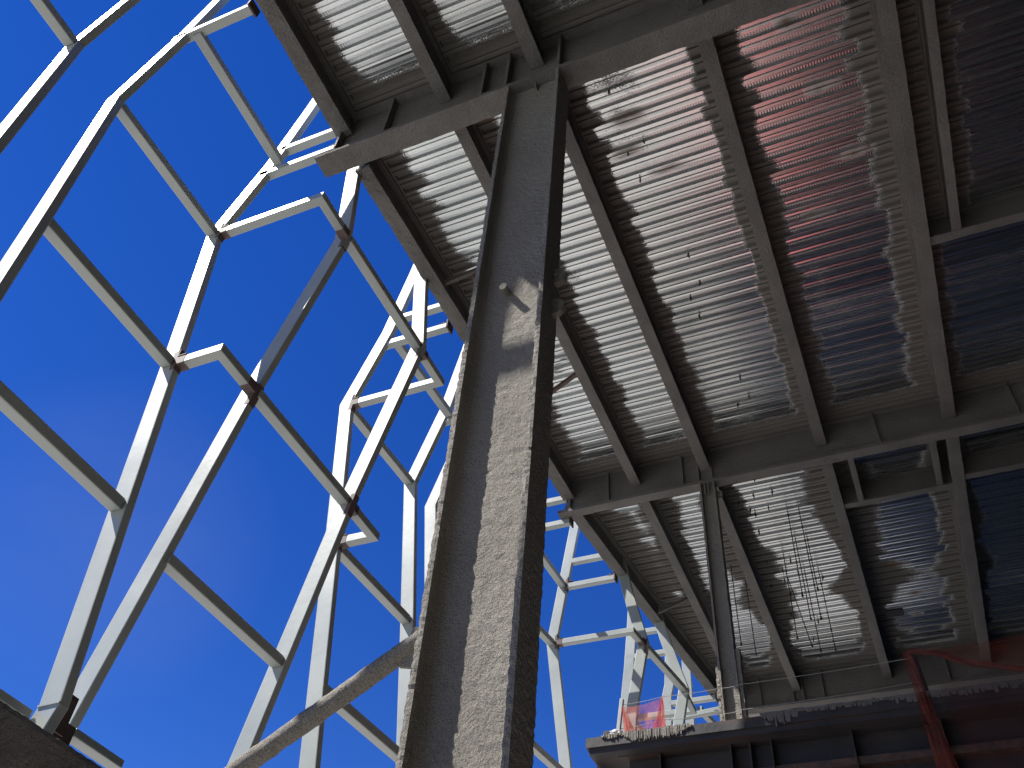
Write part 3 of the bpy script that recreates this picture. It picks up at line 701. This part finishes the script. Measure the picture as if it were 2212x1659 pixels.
for v in bm.verts:
    p = v.co.copy(); k = 1+.35*noise.noise(p*2.5)+.12*noise.noise(p*7); v.co = Vector((p.x*.11*k, p.y*.06*k, p.z*.05*k))+Vector((-3.62, YE+.02, 5.755))
me = bpy.data.meshes.new('plastic_bag'); bm.to_mesh(me); bm.free(); me.materials.append(M_BAG)
bag = bpy.data.objects.new('plastic_bag', me); COL.objects.link(bag); tag(bag, 'crumpled pale plastic scrap at the foot of the grey guard post', 'scrap')
def wire(pts, label):
    q = []
    for a, b in zip(pts, pts[1:]):
        for k in range(8): q.append(Vector(a).lerp(Vector(b), k/8)-Vector((0, 0, .012*math.sin(math.pi*k/8))))
    q.append(Vector(pts[-1])); tag(MB().tube(q, .0035, 6).build('guard_wire', M_WIRE), label, 'wire', 'guard wires along the lower floor edge')
wire([(-3.545, YE, 6.13), (-2.972, YE, 6.168), (-2.25, YE+.12, 6.238), (-1.98, YE+.09, 6.235), (.164, YE, 6.215)], 'upper guard wire from the netting past the slim far column')
wire([(-3.563, YE, 5.80), (-3.0, YE, 5.847), (-2.26, YE+.12, 5.885), (-1.98, YE+.09, 5.89), (.17, YE, 5.90)], 'lower guard wire crossing the orange netting')
m = MB(); m.bar((.195, YE, 5.715), (.158, YE, 6.24), .055, .055, up=(0, 1, 0))
tag(m.build('guard_post', M_POST, bevel=.006), 'dark guard post wrapped in red netting at lower right', 'post')
t = thing('debris_netting', 'bunched red orange netting slung over the dark guard post at lower right', 'netting')
sheet('hanging_strip', [(.04, YE-.05, 6.25), (.155, YE-.06, 6.30)], [(.06, YE-.08, 5.80), (.175, YE-.08, 5.82)], 8, 10, M_NETS, .04, 5, t)
sheet('hanging_strip', [(.06, YE-.08, 5.80), (.175, YE-.08, 5.82)], [(.08, YE-.12, 4.70), (.31, YE-.12, 4.68)], 12, 16, M_NETS, .07, 6, t)
sheet('bunched_fold', [(.13, YE-.05, 6.315), (.42, YE-.04, 6.25), (.75, YE-.03, 6.07), (1.35, YE-.03, 5.87), (3.0, YE, 5.80)], [(.15, YE-.05, 6.25), (.40, YE-.04, 6.17), (.75, YE-.03, 5.98), (1.35, YE-.03, 5.80), (3.0, YE, 5.74)], 30, 5, M_NETS, .05, 7, t)
sheet('mesh_panel', [(.30, YE-.02, 6.27), (.8, YE-.02, 6.27), (1.4, YE, 6.30), (3.0, YE, 6.42)], [(.42, YE-.02, 6.2), (.8, YE-.02, 6.02), (1.4, YE, 5.83), (3.0, YE, 5.76)], 20, 8, M_NETV, .05, 8, t)

sheet('thin_veil', [(.34, YE-.10, 5.80), (1.0, YE-.10, 5.79), (2.2, YE-.1, 5.78)], [(.42, YE-.2, 4.4), (1.1, YE-.2, 4.4), (2.2, YE-.2, 4.4)], 20, 16, M_VEIL, .10, 11, t)
# ------------------------------------------------------------------ hanger rods and deck pins
RODS = [(-.118, 1.3156, .873), (-.098, 1.318, .829), (-.1197, 1.3934, .8786), (-.100, 1.3997, .937), (-.150, 1.4347, .8726), (-.145, 1.489, .887),
        (-.1225, 1.4943, .8777), (-.0982, 1.494, .875), (-.2455, 1.4335, .876), (-.2313, 1.489, .886)]
for i, (x, y, z) in enumerate(RODS):
    lean = {5: -.11}.get(i, random.uniform(-.01, .01))
    m = MB(); m.tube([(x*10+lean, y*10, ZD+.01), (x*10-lean, y*10, z*10)], .009, 6); m.tube([(x*10-lean, y*10, z*10+.02), (x*10-lean, y*10, z*10+.05)], .02, 6)
    tag(m.build('hanger_rod', M_ROD), 'thin dark hanger rod dangling from the far bay deck', 'rod', 'hanger rods hanging from the far bay')
PINS7 = [(327, 392), (443, 573), (344, 607), (386, 706), (597, 1013), (634, 1116), (556, 1162), (585, 1240), (771, 1494), (800, 1572), (722, 1596)]
PINS = [(-1.545, 4.76), (-1.36, 5.52), (-1.59, 5.62), (-1.56, 6.02), (-1.31, 7.35), (-1.28, 7.85), (-1.47, 8.05), (-1.45, 8.42), (-1.19, 9.78), (-1.16, 10.2), (-1.35, 10.3),
        (-1.45, 11.75), (-1.05, 11.8), (-1.5, 12.1), (-1.62, 12.5), (-1.9, 12.6), (-1.75, 12.85), (-1.45, 12.9), (-1.7, 13.0), (-1.3, 12.5), (-1.75, 13.5), (-1.4, 14.5), (-1.6, 14.75), (-1.35, 14.95),
        (-1.62, 15.05), (-1.82, 14.4), (-1.9, 15.15), (-1.6, 15.5), (-.95, 15.2), (-1.75, 16.2), (-1.3, 16.6), (-1.5, 17.2)]
pin0 = None
for i, (x, y) in enumerate(PINS):
    if pin0 is None:
        m = MB(); m.box(-.011, .011, -.009, .009, -.065, 0); m.tube([(0, 0, -.065), (0, 0, -.095)], .006, 6)
        o = pin0 = m.build('deck_hanger_pin', M_ROD)
    else:
        o = pin0.copy(); COL.objects.link(o)
    o.location = (x, y, ZD+.002); o.rotation_euler = (random.uniform(-.15, .15), random.uniform(-.15, .15), random.uniform(0, 3))
    tag(o, 'short dark pin poking down from the metal deck', 'pin', 'hanger pins poking out of the deck')
m = MB(); m.box(-.05, .28, 16.62, 16.86, ZD-.03, ZD-.004)
tag(m.build('blanking_plate', M_POST, bevel=.004), 'small black blanking plate on the deck in the far dark bay', 'plate')

# ------------------------------------------------------------------ unseen walls added to darken the interior
m = MB(); m.box(13.0, 13.3, -13.5, 23, -1.596, ZD-.02); tag(m.build('side_shade_wall', M_WALL), 'unseen dark wall added at the right to darken the interior', 'wall')
m = MB(); m.box(1.2, 12.98, 23.6, 23.9, 5.712, ZD-.02); tag(m.build('back_shade_wall', M_WALL), 'unseen dark wall added beyond the farthest girder to darken the interior', 'wall')
m = MB(); m.box(-4.6, 12.98, -13.5, -13.2, -1.58, ZD-.02); tag(m.build('rear_shade_wall', M_WALL), 'unseen dark wall added behind the viewer to block horizon light', 'wall')
# unseen red sheet, assumed and added to tint the deck's reflection
m = MB(); nx, ny_ = 24, 90; vs = []
for j in range(ny_+1):
    for i in range(nx+1):
        x = lerp(-.66, .40, i/nx)+.12*noise.noise(Vector((j*.25, 3, 0))); y = lerp(8.0, 15.5, j/ny_)
        vs.append((x, y, -1.57+.05*noise.noise(Vector((x*2.3, y*2.3, 1)))+.03))
m.add(vs, [(j*(nx+1)+i, j*(nx+1)+i+1, (j+1)*(nx+1)+i+1, (j+1)*(nx+1)+i) for j in range(ny_) for i in range(nx)])
tag(m.build('assumed_red_tarp', M_TARP, smooth=True), 'unseen red tarpaulin assumed on the ground to tint the deck reflection pink', 'tarpaulin')
